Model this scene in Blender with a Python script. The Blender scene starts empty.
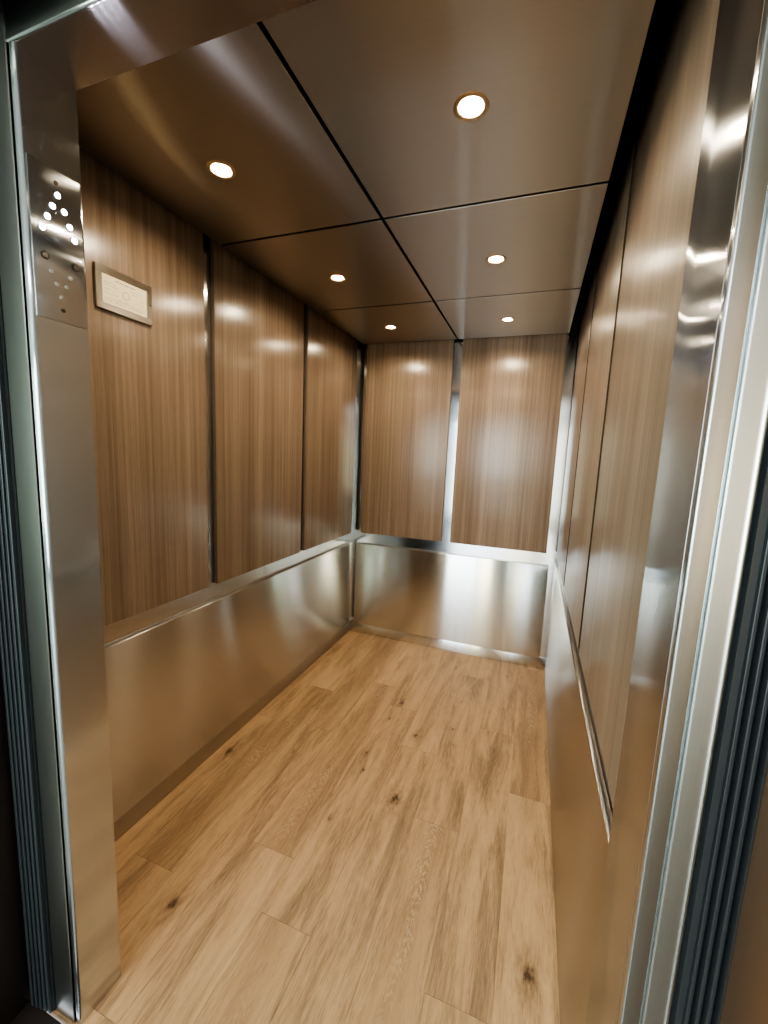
import bpy, bmesh, math, random
from mathutils import Vector, Matrix
random.seed(7)
sc = bpy.context.scene
C = sc.collection

# ------------------------------------------------------------------ node helpers
class NT:
    def __init__(s, name):
        s.m = bpy.data.materials.new(name); s.m.use_nodes = True
        s.t = s.m.node_tree; s.t.nodes.clear()
        s.out = s.n('ShaderNodeOutputMaterial')
    def n(s, typ, **kw):
        nd = s.t.nodes.new(typ)
        for k, v in kw.items(): setattr(nd, k, v)
        return nd
    def l(s, a, b): s.t.links.new(a, b)
    def sock(s, v, inp):
        if isinstance(v, (int, float)): inp.default_value = v
        elif isinstance(v, (tuple, list)): inp.default_value = v if len(v) == len(inp.default_value) else tuple(v) + (1,)
        else: s.l(v, inp)
    def math(s, op, a, b=0.0, c=None, clamp=False):
        nd = s.n('ShaderNodeMath', operation=op, use_clamp=clamp)
        s.sock(a, nd.inputs[0]); s.sock(b, nd.inputs[1])
        if c is not None: s.sock(c, nd.inputs[2])
        return nd.outputs[0]
    def pos(s):
        g = s.n('ShaderNodeNewGeometry'); return g.outputs['Position']
    def scale(s, v, sx, sy, sz):
        nd = s.n('ShaderNodeVectorMath', operation='MULTIPLY'); s.l(v, nd.inputs[0]); nd.inputs[1].default_value = (sx, sy, sz)
        return nd.outputs[0]
    def addv(s, a, b):
        nd = s.n('ShaderNodeVectorMath', operation='ADD'); s.sock(a, nd.inputs[0]); s.sock(b, nd.inputs[1]); return nd.outputs[0]
    def noise(s, v, scale=1.0, detail=3, rough=.55, dist=0.0):
        nd = s.n('ShaderNodeTexNoise'); s.l(v, nd.inputs['Vector'])
        nd.inputs['Scale'].default_value = scale; nd.inputs['Detail'].default_value = detail
        nd.inputs['Roughness'].default_value = rough; nd.inputs['Distortion'].default_value = dist
        return nd.outputs['Fac']
    def remap(s, v, a, b, c=0., d=1.):
        nd = s.n('ShaderNodeMapRange'); s.l(v, nd.inputs[0])
        for i, x in enumerate((a, b, c, d)): nd.inputs[i + 1].default_value = x
        return nd.outputs[0]
    def mix(s, f, a, b, mode='MIX'):
        nd = s.n('ShaderNodeMix', data_type='RGBA', blend_type=mode)
        s.sock(f, nd.inputs[0]); s.sock(a, nd.inputs[6]); s.sock(b, nd.inputs[7]); return nd.outputs[2]
    def ramp(s, v, stops):
        nd = s.n('ShaderNodeValToRGB'); s.l(v, nd.inputs[0]); e = nd.color_ramp.elements
        while len(e) < len(stops): e.new(.5)
        for el, (p, c) in zip(e, stops): el.position = p; el.color = tuple(c) + (1,)
        return nd.outputs[0]
    def bsdf(s, **kw):
        nd = s.n('ShaderNodeBsdfPrincipled')
        for k, v in kw.items(): s.sock(v, nd.inputs[k.replace('_', ' ')])
        s.l(nd.outputs[0], s.out.inputs[0]); return nd
    def tangent(s, nd, T):
        c = s.n('ShaderNodeCombineXYZ')
        for i in range(3): c.inputs[i].default_value = T[i]
        s.l(c.outputs[0], nd.inputs['Tangent'])
    def bump(s, nd, h, strength=.2, dist=.001):
        b = s.n('ShaderNodeBump'); b.inputs['Strength'].default_value = strength; b.inputs['Distance'].default_value = dist
        s.l(h, b.inputs['Height']); s.l(b.outputs[0], nd.inputs['Normal'])

def plain(name, col, rough=.5, metal=0., spec=.5):
    t = NT(name); n = t.noise(t.pos(), 35, 2)
    c = t.mix(t.remap(n, .3, .7, 0, .25), col, tuple(x * .8 for x in col))
    t.bsdf(Base_Color=c, Roughness=rough, Metallic=metal, Specular_IOR_Level=spec); return t.m

def steel(name, T, col=(.62, .60, .57), rough=.22, aniso=.8, grain=None):
    """brushed stainless; T = the direction the highlights stretch along (across the grain)"""
    t = NT(name)
    # lines run across T: fine along T, very long along the grain
    k = [420 if abs(x) > .5 else 1.2 for x in T]
    n = t.noise(t.scale(t.pos(), *k), 1, 2)
    big = t.noise(t.pos(), 2.2, 2)
    c = t.mix(t.remap(n, .25, .75), tuple(x * .97 for x in col), tuple(min(1, x * 1.02) for x in col))
    c = t.mix(t.math('MULTIPLY', big, .15), c, tuple(x * .85 for x in col))
    r = rough
    if aniso >= .9:      # strongly drawn-out highlights across the grain
        b = t.n('ShaderNodeBsdfAnisotropic'); b.distribution = 'GGX'
        t.sock(c, b.inputs['Color']); t.sock(r, b.inputs['Roughness']); b.inputs['Anisotropy'].default_value = -.74
        t.l(b.outputs[0], t.out.inputs[0])
    else:
        b = t.bsdf(Base_Color=c, Roughness=r, Metallic=1., Anisotropic=aniso)
    t.tangent(b, T); return t.m

def emit(name, col, st):
    t = NT(name); e = t.n('ShaderNodeEmission'); e.inputs[0].default_value = tuple(col) + (1,); e.inputs[1].default_value = st
    t.l(e.outputs[0], t.out.inputs[0]); return t.m

def laminate(name, axis, tint=1.0, soft=False):
    """straight grained walnut laminate, grain vertical; axis = horizontal world axis of the wall"""
    t = NT(name); p = t.pos()
    ax = (1, 0) if axis == 'x' else (0, 1)
    def st(f, z): return t.scale(p, f * ax[0], f * ax[1], z)
    w = t.noise(t.scale(p, 2, 2, 1.2), 1, 2)
    warp = t.n('ShaderNodeCombineXYZ'); d = t.math('MULTIPLY', w, .35)
    t.l(d, warp.inputs[0 if axis == 'x' else 1])
    a = t.noise(t.addv(st(11, .12), warp.outputs[0]), 1, 2)
    b = t.noise(st(60, .5), 1, 3, .6)
    c = t.noise(st(260, 2.5), 1, 2, .6)
    pores = t.noise(st(520, 14), 1, 1)
    if soft: b = t.noise(st(45, .3), 1, 2, .5); c = t.noise(st(110, .4), 1, 1)
    f = t.math('ADD', t.math('MULTIPLY', a, .38), t.math('ADD', t.math('MULTIPLY', b, .42), t.math('MULTIPLY', c, .28)))
    col = t.ramp(f, [(.34, (.108*tint, .073*tint, .046*tint)), (.46, (.175*tint, .114*tint, .071*tint)),
                     (.56, (.232*tint, .155*tint, .098*tint)), (.70, (.31*tint, .215*tint, .142*tint))])
    col = t.mix(t.remap(pores, .60, .72, 0, 0. if soft else .35), col, (.09, .05, .028))
    r = .34 if soft else .27
    hs = t.n('ShaderNodeHueSaturation'); hs.inputs['Saturation'].default_value = .86; t.l(col, hs.inputs['Color']); col = hs.outputs[0]
    bs = t.bsdf(Base_Color=col, Roughness=r, Specular_IOR_Level=.62, Anisotropic=.7)
    t.tangent(bs, (1, 0, 0) if axis == 'x' else (0, 1, 0)); return t.m

M = {}
M['lam_side'] = laminate('walnut_laminate_side', 'y')
M['lam_right'] = laminate('walnut_laminate_right', 'y', .96, True)
M['lam_back'] = laminate('walnut_laminate_back', 'x', 1.12)
M['steel_low'] = steel('brushed_steel_horizontal_grain', (0, 0, 1), (.62, .60, .57), .22, 1.)
M['steel_low_back'] = steel('brushed_steel_back_panel', (0, 0, 1), (.72, .73, .72), .20, 1.)
M['steel_ret'] = steel('brushed_steel_front_return', (0, 1, 0), (.60, .62, .64), .18, 1.)
M['steel_shell'] = steel('polished_steel_shell', (1, 0, 0), (.72, .73, .74), .12, .5)
M['steel_shell_side'] = steel('polished_steel_side_shell', (0, 1, 0), (.66, .65, .63), .2, .8)
M['steel_head'] = steel('brushed_steel_header', (0, 1, 0), (.38, .35, .35), .14, 1.)
M['steel_ceil'] = steel('bronze_tinted_ceiling_steel', (0, 1, 0), (.42, .385, .345), .30, 1.)
M['steel_edge'] = steel('edge_glint_steel', (1, 0, 0), (.60, .64, .65), .25, .3)  # lighter steel for the rounded edges, daylight glint put into the colour
M['steel_strip'] = steel('landing_frame_steel', (1, 0, 0), (.32, .315, .295), .30, .2)
M['frame'] = steel('certificate_frame_steel', (0, 0, 1), (.60, .56, .50), .3, .5)
M['chrome'] = plain('chrome', (.8, .79, .77), .12, 1.)
M['bronze'] = plain('bronze_trim_ring', (.55, .45, .33), .3, 1.)
M['can'] = plain('amber_glow_housing', (.46, .21, .05), .5)  # amber glow of the lamp put into the housing colour
M['black'] = plain('black_shadow_gap', (.006, .005, .005), .7)
M['rubber'] = plain('black_rubber', (.018, .022, .026), .42)
M['darkpaint'] = plain('dark_painted_frame', (.022, .014, .012), .45)
M['plenum'] = plain('black_plenum', (.004, .003, .003), .9, 0, .1)
M['kick'] = steel('dull_steel_kick_strip', (0, 0, 1), (.46, .42, .37), .35, .7)
M['edge_shade'] = plain('gap_shade_edge', (.15, .115, .085), .6, 0, .3)  # panel edges darkened, shade of the gaps put into the colour
M['edge_shade_right'] = plain('gap_shade_edge_right', (.035, .022, .014), .75, 0, .2)  # darker copy for the right wall, same gap shade in its colour
M['lens'] = emit('warm_lamp_lens', (1., .83, .58), 520)
M['led'] = emit('white_led', (.78, .84, 1.), 260)
M['led_dim'] = plain('dim_grey_button', (.42, .42, .38), .3, .6)
M['ring_dark'] = plain('dark_ring', (.09, .07, .05), .35, .8)
M['paper'] = plain('cream_certificate_paper', (.95, .86, .62), .6)
M['ink'] = plain('faded_print', (.52, .40, .25), .7)
M['wall_paint'] = plain('landing_wall_paint', (.27, .32, .34), .7)
M['ceil_paint'] = plain('landing_ceiling_paint', (.7, .7, .68), .8)
M['tile'] = plain('landing_floor_tile', (.30, .29, .27), .25)
M['mullion'] = plain('dark_bronze_mullion', (.05, .045, .04), .4, .5)
M['hedge'] = plain('hedge_leaves', (.10, .21, .05), .7)
M['lawn'] = plain('lawn_grass', (.16, .28, .08), .9)
M['paving'] = plain('pale_concrete_path', (.55, .54, .51), .8)
M['floor_tint_steel'] = steel('landing_jamb_steel', (0, 1, 0), (.50, .33, .21), .35, .6)  # brown of the mirrored floor put into the steel colour

# glass
t = NT('clear_glass'); b = t.bsdf(Base_Color=(.95, 1, .98), Roughness=0., Transmission_Weight=1., IOR=1.02); M['glass'] = t.m

# ------------------------------------------------------------------ floor material
def floor_mat():
    t = NT('oak_plank_vinyl'); p = t.pos()
    at = t.n('ShaderNodeAttribute'); at.attribute_name = 'plank'; rnd = at.outputs['Color']
    sep = t.n('ShaderNodeSeparateColor'); t.l(rnd, sep.inputs[0]); R_, G_, B_ = sep.outputs[0], sep.outputs[1], sep.outputs[2]
    off = t.n('ShaderNodeVectorMath', operation='MULTIPLY'); t.l(rnd, off.inputs[0]); off.inputs[1].default_value = (37, 53, 11)
    q = t.addv(p, off.outputs[0])
    # knots at their places
    knot = None; halo = None
    wob = t.noise(t.scale(p, 60, 22, 1), 1, 3)
    wob = t.remap(wob, .25, .75, -.7, .7)
    sx = t.n('ShaderNodeSeparateXYZ'); t.l(p, sx.inputs[0])
    wx = t.math('ADD', sx.outputs[0], t.math('MULTIPLY', t.math('SUBTRACT', t.noise(t.scale(p, 55, 30, 1), 1, 3, .7), .5), .030))
    wy = t.math('ADD', sx.outputs[1], t.math('MULTIPLY', t.math('SUBTRACT', t.noise(t.scale(p, 42, 24, 5), 1, 3, .7), .5), .075))
    K = [(.374,-2.16,1.0),(.908,-1.491,1.1),(1.457,-1.922,1.1),(.845,-1.624,.45),(.82,-1.182,.4),(.719,-.803,.8),(.703,-.971,.5),
         (.878,-1.054,.8),(.686,-1.277,.6),(.714,-1.386,.5),(.689,-1.684,.6),(1.32,-1.264,.4),(1.055,-.927,.6),(1.078,-1.046,.6),
         (1.054,-.643,.45),(.349,-1.408,.5),(.06,-1.531,.9),(1.297,-.219,.5),(.25,-1.05,.4),(1.30,-.62,.4),(.55,-.35,.45),(.95,-.25,.5)]
    for (kx, ky, ks) in K:
        dx = t.math('MULTIPLY', t.math('SUBTRACT', wx, kx), 1 / (.0105 * ks))
        dy = t.math('MULTIPLY', t.math('SUBTRACT', wy, ky), 1 / (.021 * ks))
        d = t.math('SQRT', t.math('ADD', t.math('MULTIPLY', dx, dx), t.math('MULTIPLY', dy, dy)))
        a = t.math('DIVIDE', 1.0, t.math('ADD', .40, t.math('MULTIPLY', d, .62)))
        a = t.math('MULTIPLY', a, .3 + .7 * ks)
        knot = a if knot is None else t.math('MAXIMUM', knot, a)
    knot = t.math('MULTIPLY', knot, t.math('ADD', 1.0, wob))
    # broad tone, streak, fine grain
    bend = t.n('ShaderNodeCombineXYZ'); t.l(t.math('MULTIPLY', t.noise(t.scale(q, 3, 2.0, 1), 1, 2), .06), bend.inputs[0])
    qq = t.addv(q, bend.outputs[0])
    broad = t.noise(t.scale(qq, 13, 1.5, 1), 1, 4, .6, .8)
    streak = t.noise(t.scale(qq, 50, 3.0, 1), 1, 5, .7, .5)
    fine = t.noise(t.scale(qq, 300, 22, 1), 1, 3, .7)
    f = t.math('ADD', t.math('MULTIPLY', broad, .52), t.math('ADD', t.math('MULTIPLY', streak, .24), t.math('MULTIPLY', fine, .24)))
    f = t.math('ADD', f, t.math('MULTIPLY', t.math('SUBTRACT', R_, .5), .06))
    col = t.ramp(f, [(.33, (.14, .085, .046)), (.43, (.28, .175, .095)), (.51, (.43, .270, .142)), (.66, (.55, .36, .198))])
    # cathedral figure: pale nested chevrons down the middle of some planks
    wv = t.n('ShaderNodeTexWave', wave_type='BANDS', bands_direction='Y', wave_profile='SAW')
    lx = t.math('SUBTRACT', t.math('FRACT', t.math('DIVIDE', t.math('ADD', sx.outputs[0], .07), .18)), .5)  # across the plank, -0.5..0.5
    cv = t.n('ShaderNodeCombineXYZ')
    par = t.math('MULTIPLY', t.math('MULTIPLY', lx, lx), 1.3)
    yy = t.math('ADD', t.math('ADD', sx.outputs[1], par), t.math('MULTIPLY', G_, 5))
    yy = t.math('ADD', yy, t.math('MULTIPLY', t.noise(t.scale(q, 34, 12, 1), 1, 4, .65), .14))
    t.l(yy, cv.inputs[1]); t.l(cv.outputs[0], wv.inputs['Vector']); wv.inputs['Scale'].default_value = 11; wv.inputs['Distortion'].default_value = 0
    chev = t.remap(wv.outputs['Fac'], .45, .9)
    mask = t.math('MULTIPLY', t.remap(t.math('ABSOLUTE', t.math('ADD', lx, t.remap(broad, .3, .7, -.15, .15))), .04, .2, 1, 0), t.remap(B_, .62, .66, 0, 1))
    mask = t.math('MULTIPLY', mask, t.remap(t.noise(t.scale(q, 4, 1.6, 1), 1, 1), .42, .55))
    mask = t.math('MULTIPLY', mask, t.remap(fine, .35, .6))
    dark = t.math('MULTIPLY', t.remap(B_, .62, .66), t.remap(t.math('ABSOLUTE', lx), .1, .45, .45, 0))
    col = t.mix(dark, col, (.24, .135, .065))
    col = t.mix(t.math('MULTIPLY', t.math('MULTIPLY', chev, mask), .5), col, (.74, .57, .38))
    # pores
    pore = t.remap(t.noise(t.scale(q, 240, 16, 1), 1, 2, .6), .62, .72)
    col = t.mix(t.math('MULTIPLY', pore, .4), col, (.16, .08, .035))
    lime = t.remap(t.noise(t.scale(q, 300, 22, 3), 1, 2, .6), .63, .74)
    col = t.mix(t.math('MULTIPLY', lime, .3), col, (.72, .55, .36))
    col = t.mix(t.math('MULTIPLY', t.remap(knot, .28, 1.5), .97), col, (.05, .022, .010))
    r = t.remap(fine, .3, .7, .42, .56)
    bs = t.bsdf(Base_Color=col, Roughness=r, Specular_IOR_Level=.42)
    t.bump(bs, fine, .25, .0008); return t.m
M['floor'] = floor_mat()

# ------------------------------------------------------------------ mesh helpers
def box(bm, x0, x1, y0, y1, z0, z1, bev=0.0, seg=2):
    x0, x1 = sorted((x0, x1)); y0, y1 = sorted((y0, y1)); z0, z1 = sorted((z0, z1))
    r = bmesh.ops.create_cube(bm, size=1)
    for v in r['verts']:
        v.co = Vector((x0 + (v.co.x + .5) * (x1 - x0), y0 + (v.co.y + .5) * (y1 - y0), z0 + (v.co.z + .5) * (z1 - z0)))
    if bev > 0:
        es = list({e for v in r['verts'] for e in v.link_edges})
        bmesh.ops.bevel(bm, geom=es, offset=bev, segments=seg, affect='EDGES', profile=.5)
def extrude_plan(bm, pts, z0, z1):
    """a closed plan outline (x, y) pushed up from z0 to z1"""
    n = len(pts); lo = [bm.verts.new((x, y, z0)) for x, y in pts]; hi = [bm.verts.new((x, y, z1)) for x, y in pts]
    for i in range(n):
        j = (i + 1) % n; bm.faces.new((lo[i], lo[j], hi[j], hi[i]))
    bm.faces.new(list(reversed(lo))); bm.faces.new(hi)
    bmesh.ops.recalc_face_normals(bm, faces=bm.faces)
def extrude_yz(bm, pts, x0, x1):
    n = len(pts); lo = [bm.verts.new((x0, y, z)) for y, z in pts]; hi = [bm.verts.new((x1, y, z)) for y, z in pts]
    for i in range(n):
        j = (i + 1) % n; bm.faces.new((lo[i], lo[j], hi[j], hi[i]))
    bm.faces.new(list(reversed(lo))); bm.faces.new(hi)
    bmesh.ops.recalc_face_normals(bm, faces=bm.faces)
def arc(cx, cy, r, a0, a1, n=5):
    return [(cx + r * math.cos(math.radians(a0 + (a1 - a0) * i / n)), cy + r * math.sin(math.radians(a0 + (a1 - a0) * i / n))) for i in range(n + 1)]
def lathe(bm, prof, seg=40, mat=None):
    """prof: (radius, height) list turned about local Z"""
    rings = []
    for r, h in prof:
        if r < 1e-6: rings.append([bm.verts.new((0, 0, h))])
        else: rings.append([bm.verts.new((r * math.cos(2 * math.pi * i / seg), r * math.sin(2 * math.pi * i / seg), h)) for i in range(seg)])
    for a, b in zip(rings, rings[1:]):
        for i in range(seg):
            j = (i + 1) % seg
            if len(a) == 1: bm.faces.new((a[0], b[i], b[j]))
            elif len(b) == 1: bm.faces.new((a[i], a[j], b[0]))
            else: bm.faces.new((a[i], a[j], b[j], b[i]))
    if mat is not None: bmesh.ops.transform(bm, matrix=mat, verts=bm.verts)
def obj(name, bm, m, parent=None, origin=(0, 0, 0), smooth=False):
    o = Vector(origin)
    if o.length > 0: bmesh.ops.translate(bm, vec=-o, verts=bm.verts)
    me = bpy.data.meshes.new(name); bm.to_mesh(me); bm.free(); me.materials.append(m)
    if smooth:
        for p in me.polygons: p.use_smooth = True
    ob = bpy.data.objects.new(name, me); C.objects.link(ob); ob.location = o
    if parent: ob.parent = parent; ob.location = o - Vector(parent.location)
    return ob
def smooth_angle(ob, deg=35):
    for p in ob.data.polygons: p.use_smooth = True
    try: ob.data.set_sharp_from_angle(angle=math.radians(deg))
    except Exception: pass
def tag(o, label=None, cat=None, group=None, kind=None):
    if label: o['label'] = label
    if cat: o['category'] = cat
    if group: o['group'] = group
    if kind: o['kind'] = kind
    return o
def empty(name, loc, label, cat, group=None):
    o = bpy.data.objects.new(name, None); C.objects.link(o); o.location = loc; o.empty_display_size = .05
    return tag(o, label, cat, group)
def one(name, m, dims, bev=0., seg=2, origin=None, parent=None, smooth=True):
    bm = bmesh.new(); box(bm, *dims, bev=bev, seg=seg)
    if origin is None: origin = ((dims[0] + dims[1]) / 2, (dims[2] + dims[3]) / 2, min(dims[4], dims[5]))
    ob = obj(name, bm, m, parent, origin)
    if bev > 0 and smooth: smooth_angle(ob, 40)
    return ob

# ------------------------------------------------------------------ dimensions (metres)
XL, XR = 0.02, 1.54          # faces of the side panels
SL, SR = 0.0, 1.56           # steel shell behind them
YF = -2.35                   # inner face of the front
ZC = 2.30                    # underside of the ceiling panels
ZTOP = 2.42
ZLED, ZWB = .773, .852         # top of lower steel, bottom of wood
PT = 2.40

# ------------------------------------------------------------------ cab shell
one('wall_left', M['steel_shell_side'], (-.03, SL, YF, 0, 0, ZTOP))['kind'] = 'structure'
one('wall_right', M['steel_shell_side'], (SR, SR + .03, -2.40, 0, 0, ZTOP))['kind'] = 'structure'
one('wall_back', M['steel_shell'], (-.03, SR + .03, 0, .03, 0, ZTOP))['kind'] = 'structure'
one('wall_front', M['steel_ret'], (-.03, .36, YF - .02, YF, 0, ZTOP))['kind'] = 'structure'
one('ceiling', M['plenum'], (-.03, SR + .03, -2.46, .03, ZTOP, ZTOP + .03))['kind'] = 'structure'

# floor: planks are pattern, one mesh, with a tone per plank
bm = bmesh.new(); lay = bm.loops.layers.float_color.new('plank')
rr = random.Random(11)
cols = {0: (-.07, -1.255 + .02), 1: (.11, -2.08), 2: (.29, -1.205), 3: (.47, -1.88), 4: (.65, -2.07), 5: (.83, -1.155), 6: (1.01, -1.54), 7: (1.19, -2.07), 8: (1.37, -1.255)}
fig = {(1, -2.08): 1, (3, -1.88): 1, (4, -2.07): 0, (6, -1.54): 1, (8, -1.255): 0}
for i, (x0, ye) in cols.items():
    a, bx = max(x0, SL), min(x0 + .18, SR)
    ys = [ye + 1.22 * k for k in range(-3, 4)]
    for y0 in ys:
        y1 = y0 + 1.22; c0, c1 = max(y0, -2.47), min(y1, 0)
        if c1 - c0 < .005: continue
        g = .0005
        col = (rr.random(), rr.random(), rr.random(), 1)
        vs = [bm.verts.new(v) for v in ((a + g, c0 + g, 0), (bx - g, c0 + g, 0), (bx - g, c1 - g, 0), (a + g, c1 - g, 0))]
        dn = [bm.verts.new((v.co.x, v.co.y, -.004)) for v in vs]
        fs = [bm.faces.new(vs)] + [bm.faces.new((vs[k], dn[k], dn[(k + 1) % 4], vs[(k + 1) % 4])) for k in range(4)]
        if (i, round(y0, 3)) in ((4, round(-2.07 - 1.22, 3)), (6, round(-1.54 - 1.22, 3)), (2, round(-1.205, 3)), (1, -2.08), (3, round(-1.88 ,3)), (8, round(-1.255, 3))): col = (col[0] * .6, col[1], .9, 1)
        else: col = (col[0], col[1], .3, 1)
        for f_ in fs:
            for lp in f_.loops: lp[lay] = col
box(bm, -.03, SR + .03, -2.47, .03, -.05, -.0035)
for f_ in bm.faces:
    for lp in f_.loops:
        if lp[lay][3] == 0 or tuple(lp[lay])[:3] == (0, 0, 0): lp[lay] = (.0, .2, .3, 1)
bmesh.ops.recalc_face_normals(bm, faces=bm.faces)
fl = obj('floor', bm, M['floor']); fl['kind'] = 'structure'

# ------------------------------------------------------------------ upper walnut panels
def wood(dims, m, label, group):
    o = one('wood_wall_panel', m, dims, .0015, 2); tag(o, label, 'wall panel', group, 'thing')
    o.data.materials.append(M['edge_shade_right'] if dims[0] > 1.5 else M['edge_shade'])
    for p in o.data.polygons:
        if max(abs(p.normal.x) if dims[1] - dims[0] < .05 else abs(p.normal.y), 0) < .8: p.material_index = 1
GW = 'walnut laminate panels on the upper walls'
wood((SL + .0015, XL, -2.30, -1.61, ZWB, PT), M['lam_side'], 'walnut laminate panel on the left wall that carries the framed certificate', GW)
wood((SL + .0015, XL, -1.553, -.835, ZWB, PT), M['lam_side'], 'walnut laminate panel in the middle of the left wall', GW)
wood((SL + .0015, XL, -.79, -.075, ZWB, PT), M['lam_side'], 'walnut laminate panel on the left wall nearest the back corner', GW)
wood((.078, .737, -XL, -.0015, ZWB, PT), M['lam_back'], 'walnut laminate panel on the back wall, left of the centre steel strip', GW)
wood((.803, 1.477, -XL, -.0015, ZWB, PT), M['lam_back'], 'walnut laminate panel on the back wall, right of the centre steel strip', GW)
wood((XR, SR - .0015, -.79, -.075, ZWB, PT), M['lam_right'], 'narrow-looking walnut laminate panel on the right wall beside the back corner', GW)
wood((XR, SR - .0015, -1.553, -.835, ZWB, PT), M['lam_right'], 'walnut laminate panel in the middle of the right wall', GW)
wood((XR, SR - .0015, -2.235, -1.595, ZWB, PT), M['lam_right'], 'walnut laminate panel on the right wall beside the bare steel front strip', GW)

# ------------------------------------------------------------------ lower steel panels
GL = 'brushed steel panels on the lower walls'
tag(one('steel_wall_panel', M['steel_low'], (SL + .0015, XL, -2.33, -.06, .098, ZLED), .002, 3), 'long brushed steel panel along the lower left wall', 'wall panel', GL, 'thing')
tag(one('steel_wall_panel', M['steel_low_back'], (.045, 1.50, -.03, -.0015, .09, .765), .002, 3), 'brushed steel panel across the lower back wall reflecting daylight', 'wall panel', GL, 'thing')
tag(one('steel_wall_panel', M['steel_low'], (XR, SR - .0015, -2.235, -.06, .003, ZLED), .002, 3), 'long brushed steel panel along the lower right wall', 'wall panel', GL, 'thing')
one('baseboard_left', M['kick'], (SL, SL + .003, -2.33, -.006, 0.001, .096), .001)['kind'] = 'structure'
one('baseboard_back', M['steel_low_back'], (SL + .006, SR, -.012, 0, 0.001, .088), .001)['kind'] = 'structure'

# ------------------------------------------------------------------ ceiling panels and downlights
GC = 'brushed bronze-toned steel ceiling panels'
GD = 'round warm recessed ceiling downlights'
lights = [(1.135, -1.934, 'front', 'right'), (.389, -1.925, 'front', 'left'), (1.125, -1.152, 'middle', 'right'), (.392, -1.152, 'middle', 'left'), (1.125, -.385, 'back', 'right'), (.395, -.39, 'back', 'left')]
xc = .7686; g = .006
def holed_panel(d, c, r=.0365, n=48):
    """a sheet with a round hole for its downlight"""
    x0, x1, y0, y1, z0, z1 = d; bm = bmesh.new(); e = .0012
    def loop(pts): return [bm.verts.new(p) for p in pts]
    ang = [2 * math.pi * i / n for i in range(n)]
    def outer(ins, z):
        out = []
        for a in ang:
            ca, sa = math.cos(a), math.sin(a)
            t = min([v for v in (((x1 - ins - c[0]) / ca if ca > 1e-9 else 1e9), ((x0 + ins - c[0]) / ca if ca < -1e-9 else 1e9),
                                 ((y1 - ins - c[1]) / sa if sa > 1e-9 else 1e9), ((y0 + ins - c[1]) / sa if sa < -1e-9 else 1e9))])
            out.append([c[0] + ca * t, c[1] + sa * t, z])
        for cx_, cy_ in ((x0 + ins, y0 + ins), (x1 - ins, y0 + ins), (x0 + ins, y1 - ins), (x1 - ins, y1 - ins)):   # snap the nearest ray to each corner
            k = min(range(n), key=lambda i: (out[i][0] - cx_) ** 2 + (out[i][1] - cy_) ** 2); out[k] = [cx_, cy_, z]
        return out
    circ = lambda z: [(c[0] + r * math.cos(a), c[1] + r * math.sin(a), z) for a in ang]
    L = [loop(circ(z1)), loop(circ(z0)), loop(outer(e, z0)), loop(outer(0, z0 + e)), loop(outer(0, z1))]
    L.append(L[0])
    for A, B in zip(L, L[1:]):
        for i in range(n):
            j = (i + 1) % n; bm.faces.new((A[i], A[j], B[j], B[i]))
    bmesh.ops.recalc_face_normals(bm, faces=bm.faces)
    return obj('metal_ceiling_panel', bm, M['steel_ceil'], None, ((x0 + x1) / 2, (y0 + y1) / 2, z0))
rows = [('front', -2.335, -1.554), ('middle', -1.554, -.763), ('back', -.763, -.004)]
for rn, y0, y1 in rows:
    for sn, x0, x1 in (('left', .058, xc), ('right', xc, 1.483)):
        d = (x0 + (g if sn == 'right' else 0), x1 - (g if sn == 'left' else 0), y0 + g, y1 - (g if rn != 'back' else .040), ZC, ZC + .018)
        o = holed_panel(d, [(lx, ly) for lx, ly, _r, _s in lights if _r == rn and _s == sn][0])
        tag(o, {'front': 'large brushed metal ceiling panel over the entrance, %s of the long seam',
                'middle': 'brushed metal ceiling panel in the middle row, %s of the long seam',
                'back': 'brushed metal ceiling panel against the back wall, %s of the long seam'}[rn] % sn, 'ceiling panel', GC, 'thing')
def ring_bm():
    bm = bmesh.new(); lathe(bm, [(.0300, .003), (.0300, -.0008), (.0330, -.0026), (.0400, -.0020), (.0425, -.0002)]); return bm
def can_bm():
    bm = bmesh.new(); lathe(bm, [(.0302, .0005), (.0290, .005), (.0265, .008), (.0246, .0090)]); lathe(bm, [(.036, .001), (.036, .045), (0, .045)]); return bm
def lens_bm():
    bm = bmesh.new(); lathe(bm, [(.0245, .0085), (.021, .0075), (.012, .0068), (0, .0066)]); return bm
proto = None
LAB = {'front': 'glowing round downlight in the large ceiling panel over the entrance, %s of the long seam',
       'middle': 'glowing round downlight in the middle ceiling row, %s of the long seam',
       'back': 'glowing round downlight nearest the back wall, %s of the long seam'}
for x, y, rn, sn in lights:
    if proto is None:
        r = empty('ceiling_downlight', (0, 0, 0), 'x', 'ceiling light', GD)
        a = obj('trim_ring', ring_bm(), M['bronze'], r, smooth=True); c0_ = obj('housing', can_bm(), M['can'], r, smooth=True); smooth_angle(c0_, 35); b = obj('lens', lens_bm(), M['lens'], r, smooth=True)
        proto = r
    else:
        r = proto.copy(); C.objects.link(r)
        for ch in list(proto.children):
            c_ = ch.copy(); C.objects.link(c_); c_.parent = r
    r.location = (x, y, ZC); r['label'] = LAB[rn] % sn

# ------------------------------------------------------------------ entrance: car door posts and header
ZH = 2.193
# left post, a deep brushed face carrying the control panel
bm = bmesh.new()
r_ = .007
pts = [(.36, YF), (.39, YF)] + arc(.39 - r_, -2.46 + r_, r_, 0, -90) + [(.376, -2.46), (.376, -2.45), (.36, -2.45)]
extrude_plan(bm, pts, 0, ZH)
o = obj('door_post', bm, M['steel_ret'], origin=(.375, -2.4, 0)); smooth_angle(o, 30)
tag(o, 'left brushed steel door post that carries the button panel', 'door post', None, 'thing')
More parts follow.
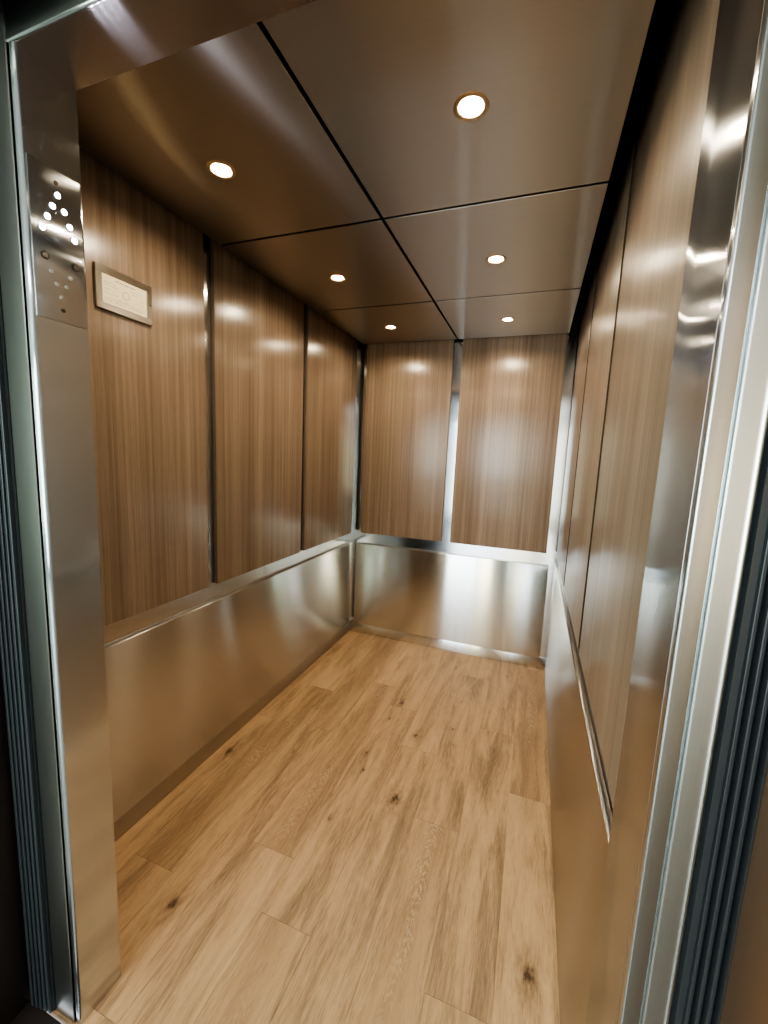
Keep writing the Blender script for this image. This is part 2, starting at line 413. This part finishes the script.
# right side: flush strip and stepped front
bm = bmesh.new(); r_ = .004
box(bm, XR, SR - .0015, -2.405, -2.2355, 0, ZTOP, .0008)
pts = [(1.575, -2.403), (XR + .001, -2.403)] + [(XR, -2.408)] + arc(XR + r_, -2.42 + r_, r_, 180, 270) + [(1.5635, -2.4185), (1.565, -2.4165)] + \
      arc(1.5695, -2.419, r_, 160, 270) + [(1.588, -2.424)] + arc(1.5935, -2.421, r_ * 1.1, 230, 360) + [(1.599, -2.403)]
extrude_plan(bm, pts, 0, 2.33)
o = obj('door_post', bm, M['steel_strip'], origin=(1.56, -2.35, 0)); smooth_angle(o, 30)
o.data.materials.append(M['steel_ret']); o.data.materials.append(M['steel_edge'])
for p in o.data.polygons:
    cx = p.center.x + 1.56; cy = p.center.y - 2.35
    if p.normal.x < -.9 and cx < 1.5405: p.material_index = 1
    elif abs(p.normal.y) < .93 and cy < -2.41: p.material_index = 2
tag(o, 'right brushed steel door post with ridged front edge', 'door post', None, 'thing')
# header
bm = bmesh.new(); r_ = .006
pts = [(YF, ZH), (YF, 2.36), (-2.46, 2.36)] + [(-2.46, ZH + .03)] + arc(-2.455 , ZH + r_, r_, 180, 270)
extrude_yz(bm, pts, .36, XR - .0003)
o = obj('door_header', bm, M['steel_head'], origin=(.97, -2.4, ZH)); smooth_angle(o, 30)
tag(o, 'brown-reflecting brushed steel header beam across the top of the entrance', 'door header', None, 'thing')

# ------------------------------------------------------------------ landing frame and seals, left
z0s, z1s = 0, 2.22
bm = bmesh.new(); r_ = .004
extrude_plan(bm, [(.368, -2.4745), (.3695, -2.453), (.3695, -2.4605), (.368, -2.462)][1:] + arc(.304, -2.4575, .0045, 270, 180) + [(.2995, -2.453)], 0, 2.3)
o = obj('door_edge', bm, M['steel_strip'], origin=(.33, -2.487, 0)); smooth_angle(o, 30)
tag(o, 'narrow brushed steel door edge at the far left of the picture', 'door edge', None, 'thing')
bm = bmesh.new()
for k in range(5):
    x1 = .296 - k * .013; box(bm, x1 - .010, x1, -2.474 - .002 * k, -2.455, 0, 2.3, .002)
box(bm, .225, .2985, -2.465, -2.452, 0, 2.3)
tag(obj('door_seal', bm, M['rubber'], origin=(.26, -2.5, 0)), 'ribbed black rubber door seal along the left edge of the entrance', 'door seal', None, 'thing')
# right seal: ribs receding into the pocket
bm = bmesh.new()
for k in range(5):
    x1 = 1.601 + k * .007; box(bm, x1, x1 + .005, -2.428 - .009 * k, -2.41, 0, 2.3, .0012)
box(bm, 1.600, 1.64, -2.43, -2.405, 0, 2.3)
tag(obj('door_seal', bm, M['rubber'], origin=(1.62, -2.44, 0)), 'ribbed black rubber door seal along the right edge of the entrance', 'door seal', None, 'thing')
# landing frame and two added dark slabs as structure
one('trim_1', M['darkpaint'], (.10, .2245, -2.56, -2.46, 0, 2.34), .003)['kind'] = 'structure'
one('trim_2', M['floor_tint_steel'], (1.625, 1.70, -2.70, -2.475, 0, 2.34), .003)['kind'] = 'structure'
one('trim_3', M['steel_strip'], (.224, 1.637, -2.60, -2.482, 2.235, 2.34), .004)['kind'] = 'structure'
one('header_gap_shade', M['black'], (-.03, 1.70, -2.482, -2.463, 2.26, 2.45))['kind'] = 'structure'  # black slab stands in for the shade in the slot above the header
one('dark_floor_cover', M['darkpaint'], (.10, .372, -2.85, -2.4765, 0.0005, .006))['kind'] = 'structure'  # dark slab added to cover the brightly lit landing floor
# sill
bm = bmesh.new()
for k in range(6): box(bm, .38, 1.60, -2.475 - .02 * k - .014, -2.475 - .02 * k, -.02, 0, .001)
box(bm, .38, 1.60, -2.60, -2.472, -.05, -.015)
tag(obj('door_sill', bm, M['darkpaint'], origin=(.93, -2.53, -.05)), 'grooved metal door sill on the floor between car and landing', 'door sill', None, 'thing')

# ------------------------------------------------------------------ control panel on the left post
FX = .39
cp = empty('control_panel', (FX, -2.4035, 1.718), 'brushed steel elevator control panel with a diamond of lit buttons on the left door post', 'control panel')
o = one('plate', M['steel_ret'], (FX, FX + .0022, -2.4525, -2.3545, 1.719, 2.0125), .0008, 2, parent=cp)
def disc(name, y, z, r, m, h=.003, prof=None, parent=cp):
    bm = bmesh.new()
    lathe(bm, prof or [(r, 0), (r, h * .6), (r * .8, h), (0, h)], 24, Matrix.Translation((FX + .0022, y, z)) @ Matrix.Rotation(math.pi / 2, 4, 'Y'))
    return obj(name, bm, m, parent, (FX + .0022, y, z), smooth=False)
for y, z in ((-2.402, 1.964), (-2.413, 1.939), (-2.391, 1.939), (-2.4235, 1.9145), (-2.3815, 1.9145), (-2.434, 1.890), (-2.373, 1.892)):
    rg = disc('lit_button', y, z, .0062, M['chrome'], prof=[(.0062, 0), (.0062, .0022), (.0050, .0028), (.0048, .0018), (0, .0018)])
    rg['label'] = 'glowing white button'
    disc('glowing_face', y, z, .0046, M['led'], prof=[(.0047, .0018), (.0035, .0032), (0, .0037)], parent=rg) if False else None
    bm = bmesh.new(); lathe(bm, [(.0047, .0018), (.0035, .0032), (0, .0037)], 20, Matrix.Translation((FX + .0022, y, z)) @ Matrix.Rotation(math.pi / 2, 4, 'Y'))
    f_ = obj('glowing_face', bm, M['led'], None, (FX + .0022, y, z)); f_.parent = rg; f_.location = (0, 0, 0)
for y, z in ((-2.431, 1.84), (-2.372, 1.84)):
    rg = disc('key_switch', y, z, .0075, M['ring_dark'], prof=[(.0075, 0), (.0075, .0015), (.0062, .002), (.0060, .001), (0, .001)])
    bm = bmesh.new(); lathe(bm, [(.0055, .001), (.0055, .0022), (.004, .0028), (0, .0028)], 20, Matrix.Translation((FX + .0022, y, z)) @ Matrix.Rotation(math.pi / 2, 4, 'Y'))
    f_ = obj('key_barrel', bm, M['chrome'], None, (FX + .0022, y, z)); f_.parent = rg; f_.location = (0, 0, 0)
for y, z in ((-2.422, 1.813), (-2.384, 1.813), (-2.412, 1.792), (-2.393, 1.792), (-2.404, 1.768)):
    disc('unlit_button', y, z, .0042, M['led_dim'])
for y, z in ((-2.402, 1.988), (-2.402, 1.743)):
    rg = disc('screw', y, z, .0040, M['ring_dark'], prof=[(.004, 0), (.004, .001), (.003, .0016), (0, .0016)])

# ------------------------------------------------------------------ framed certificate
fx = XL
fc = empty('framed_certificate', (fx, -1.97, 1.89), 'small steel-framed cream certificate screwed to the left walnut panel', 'certificate')
Y0, Y1, Z0, Z1 = -2.068, -1.868, 1.893, 2.024
bm = bmesh.new(); w = .021
box(bm, fx, fx + .010, Y0, Y1, Z1 - w, Z1, .0012); box(bm, fx, fx + .010, Y0, Y1, Z0, Z0 + w, .0012)
box(bm, fx, fx + .010, Y0, Y0 + w, Z0 + w, Z1 - w, .0008); box(bm, fx, fx + .010, Y1 - w, Y1, Z0 + w, Z1 - w, .0008)
o = obj('frame', bm, M['frame'], fc, (fx, -1.97, 1.89))
o = one('paper', M['paper'], (fx, fx + .007, Y0 + w, Y1 - w, Z0 + w, Z1 - w), parent=fc)
pp = o
bm = bmesh.new()
px = fx + .007; e = .0004; ya, yb, za, zb = Y0 + w, Y1 - w, Z0 + w, Z1 - w
def dash(a, b_, zc, h=.0013): box(bm, px, px + e, ya + (yb - ya) * a, ya + (yb - ya) * b_, zb - (zb - za) * zc - h / 2, zb - (zb - za) * zc + h / 2)
for seg_ in ((.28, .36), (.38, .47), (.49, .60), (.62, .74)): dash(seg_[0], seg_[1], .13, .003)
for seg_ in ((.05, .20), (.22, .3), (.05, .12), (.62, .80), (.83, .88)): dash(seg_[0], seg_[1], .27)
for zc, segs in ((.36, ((.05, .16), (.20, .33), (.66, .78))), (.50, ((.05, .18), (.24, .28), (.84, .92))), (.63, ((.05, .14), (.17, .34), (.72, .78), (.86, .93))),
                 (.74, ((.34, .42), (.45, .58), (.64, .7))), (.80, ((.05, .93),)), (.88, ((.05, .22), (.26, .50), (.56, .93)))):
    for a_, b_ in segs: dash(a_, b_, zc)
o = obj('printed_lines', bm, M['ink'], None, (px, (ya + yb) / 2, za)); o.parent = pp; o.location = Vector((px, (ya + yb) / 2, za)) - pp.matrix_basis.translation - Vector(fc.location)
bm = bmesh.new(); lathe(bm, [(.0125, 0), (.0125, .0005), (.0105, .0005), (.0105, 0)], 32, Matrix.Translation((px, (ya + yb) / 2 + .003, (za + zb) / 2)) @ Matrix.Rotation(math.pi / 2, 4, 'Y'))
lathe(bm, [(.0, .0)], 3) if False else None
o = obj('printed_seal', bm, M['ink'], None, (px, (ya + yb) / 2, (za + zb) / 2)); o.parent = pp; o.location = Vector((px, (ya + yb) / 2, (za + zb) / 2)) - pp.matrix_basis.translation - Vector(fc.location)
for yy_, zz_ in ((Y1 - .009, (Z0 + Z1) / 2),):
    bm = bmesh.new(); lathe(bm, [(.003, 0), (.003, .001), (0, .0014)], 16, Matrix.Translation((fx + .010, yy_, zz_)) @ Matrix.Rotation(math.pi / 2, 4, 'Y'))
    obj('screw', bm, M['chrome'], fc, (fx + .010, yy_, zz_))

# ------------------------------------------------------------------ landing behind the camera (seen in the reflections)
LZ = 2.47; LY = -7.0; X0, X1 = -3.8, 3.2
def st(name, m, d, bev=0.): o = one(name, m, d, bev); o['kind'] = 'structure'; return o
st('floor_landing', M['tile'], (X0, X1, LY, -2.60, -.05, 0))
st('ceiling_landing', M['ceil_paint'], (X0, X1, LY, -2.60, LZ, LZ + .05))
st('wall_landing_left', M['wall_paint'], (X0 - .1, X0, LY, -2.60, 0, LZ))
st('wall_landing_right', M['wall_paint'], (X1, X1 + .1, LY, -2.60, 0, LZ))
bm = bmesh.new(); box(bm, X0, .10, -2.62, -2.52, 0, LZ); box(bm, 1.70, X1, -2.62, -2.52, 0, LZ); box(bm, .10, 1.70, -2.62, -2.52, 2.34, LZ)
obj('wall_landing_front', bm, M['wall_paint'])['kind'] = 'structure'
# glazed entrance wall
bm = bmesh.new()
for a_, b_ in ((X0, -3.3), (-2.0, -.85), (1.5, X1)): box(bm, a_, b_, LY - .1, LY, 0, LZ)
box(bm, -3.3, -2.0, LY - .1, LY, 2.40, LZ); box(bm, -.85, 1.5, LY - .1, LY, 2.40, LZ); box(bm, -3.3, -2.0, LY - .1, LY, 0, .25)
obj('wall_landing_back', bm, M['wall_paint'])['kind'] = 'structure'
for nm_, a_, b_, z_, mul in (('window_1', -3.3, -2.0, .25, ()), ('window_2', -.85, 1.5, 0, (.85,))):
    w1 = st(nm_, M['mullion'], (a_, b_, LY - .08, LY - .02, 2.34, 2.40))
    for x in (a_, b_ - .06) + mul: one('window_frame', M['mullion'], (x, x + .06, LY - .08, LY - .02, z_, 2.34), parent=w1)
    one('window_frame', M['mullion'], (a_, b_, LY - .08, LY - .02, z_ + .02, z_ + .10), parent=w1)
    one('pane', M['glass'], (a_ + .05, b_ - .05, LY - .052, LY - .046, z_ + .1, 2.34), parent=w1)
st('ground', M['lawn'], (-14, 16, -30, LY - .1, -.15, -.08))
st('path', M['paving'], (-1.5, 3.5, -11, LY - .1, -.08, -.04))
rr = random.Random(3)
for i, (x, y, h) in enumerate(((-3.6, -14, 3.2), (-.6, -15, 2.1), (1.6, -19.5, 4.2), (4.4, -14.5, 2.7))):
    bm = bmesh.new()
    for k in range(9):
        m_ = Matrix.Translation((x + rr.uniform(-1.1, 1.1), y + rr.uniform(-.7, .7), h * rr.uniform(.25, .8))) @ Matrix.Scale(h * rr.uniform(.22, .34), 4)
        bmesh.ops.create_icosphere(bm, subdivisions=3, radius=1, matrix=m_)
    for v in bm.verts: v.co += Vector((rr.uniform(-1, 1), rr.uniform(-1, 1), rr.uniform(-1, 1))) * .06
    box(bm, x - .12, x + .12, y - .12, y + .12, -.1, h * .4)
    tag(obj('garden_bush', bm, M['hedge'], origin=(x, y, -.08)), 'green garden bush outside the glazed entrance, seen only mirrored in steel', 'bush', 'bushes outside the glazed entrance')

# ------------------------------------------------------------------ world and daylight
wld = bpy.data.worlds.new('sky'); sc.world = wld; wld.use_nodes = True
nt = wld.node_tree; nt.nodes.clear()
o_ = nt.nodes.new('ShaderNodeOutputWorld'); bg = nt.nodes.new('ShaderNodeBackground')
tc = nt.nodes.new('ShaderNodeTexCoord'); sp = nt.nodes.new('ShaderNodeSeparateXYZ'); rp = nt.nodes.new('ShaderNodeValToRGB')
nt.links.new(tc.outputs['Generated'], sp.inputs[0]); nt.links.new(sp.outputs[2], rp.inputs[0]); nt.links.new(rp.outputs[0], bg.inputs[0]); nt.links.new(bg.outputs[0], o_.inputs[0])
rp.color_ramp.elements[0].color = (.85, .93, 1, 1); rp.color_ramp.elements[1].color = (.35, .55, .95, 1); rp.color_ramp.elements[1].position = .7
bg.inputs[1].default_value = 1.3
def area(name, loc, rot, sx, sy, e, col):
    L = bpy.data.lights.new(name, 'AREA'); L.shape = 'RECTANGLE'; L.size = sx; L.size_y = sy; L.energy = e; L.color = col
    o = bpy.data.objects.new(name, L); C.objects.link(o); o.location = loc; o.rotation_euler = rot; return o
S = bpy.data.lights.new('sun', 'SUN'); S.energy = 2.2; S.angle = .02; S.color = (1, .95, .85)
so = bpy.data.objects.new('sun', S); C.objects.link(so); so.rotation_euler = (math.radians(-48), math.radians(28), 0)
for k_, (xa_, xb_, z0_, c_, e_) in enumerate(((-3.24, -2.06, .4, (.70, .95, .78), 80), (-.79, .85, .15, (.86, .95, 1.), 85), (.91, 1.44, .15, (1., .93, .62), 26))):
    area('daylight_window', ((xa_ + xb_) / 2, LY + .06, (z0_ + 2.32) / 2), (math.radians(90), 0, 0), xb_ - xa_, 2.32 - z0_, e_, c_)
area('landing_fill_light', (.8, -4.6, LZ - .06), (0, 0, 0), 1.2, .3, 22, (.95, .97, 1.))  # added unseen lamp that lifts the general light on the landing

# ------------------------------------------------------------------ camera
cx, cy, cz, yaw, pit, rol, fl_ = 1.35123561, -3.02177629, 1.46862334, .345696288, -.134573232, .0434741645, 410.137195
f = Vector((-math.sin(yaw) * math.cos(pit), math.cos(yaw) * math.cos(pit), math.sin(pit)))
R0 = Vector((math.cos(yaw), math.sin(yaw), 0)); U0 = R0.cross(f)
R_ = R0 * math.cos(rol) + U0 * math.sin(rol); U_ = -R0 * math.sin(rol) + U0 * math.cos(rol)
cam = bpy.data.cameras.new('camera'); co = bpy.data.objects.new('camera', cam); C.objects.link(co)
mat = Matrix((R_, U_, -f)).transposed().to_4x4(); mat.translation = (cx, cy, cz); co.matrix_world = mat
cam.sensor_fit = 'VERTICAL'; cam.sensor_height = 36; cam.lens = fl_ / 1024 * 36; cam.clip_start = .02
sc.camera = co
sc.view_settings.view_transform = 'AgX'; sc.view_settings.look = 'AgX - Medium High Contrast'; sc.view_settings.exposure = .95
try:
    sc.cycles.use_denoising = True; sc.cycles.max_bounces = 10; sc.cycles.glossy_bounces = 7; sc.cycles.sample_clamp_indirect = 6; sc.cycles.caustics_reflective = True
except Exception: pass
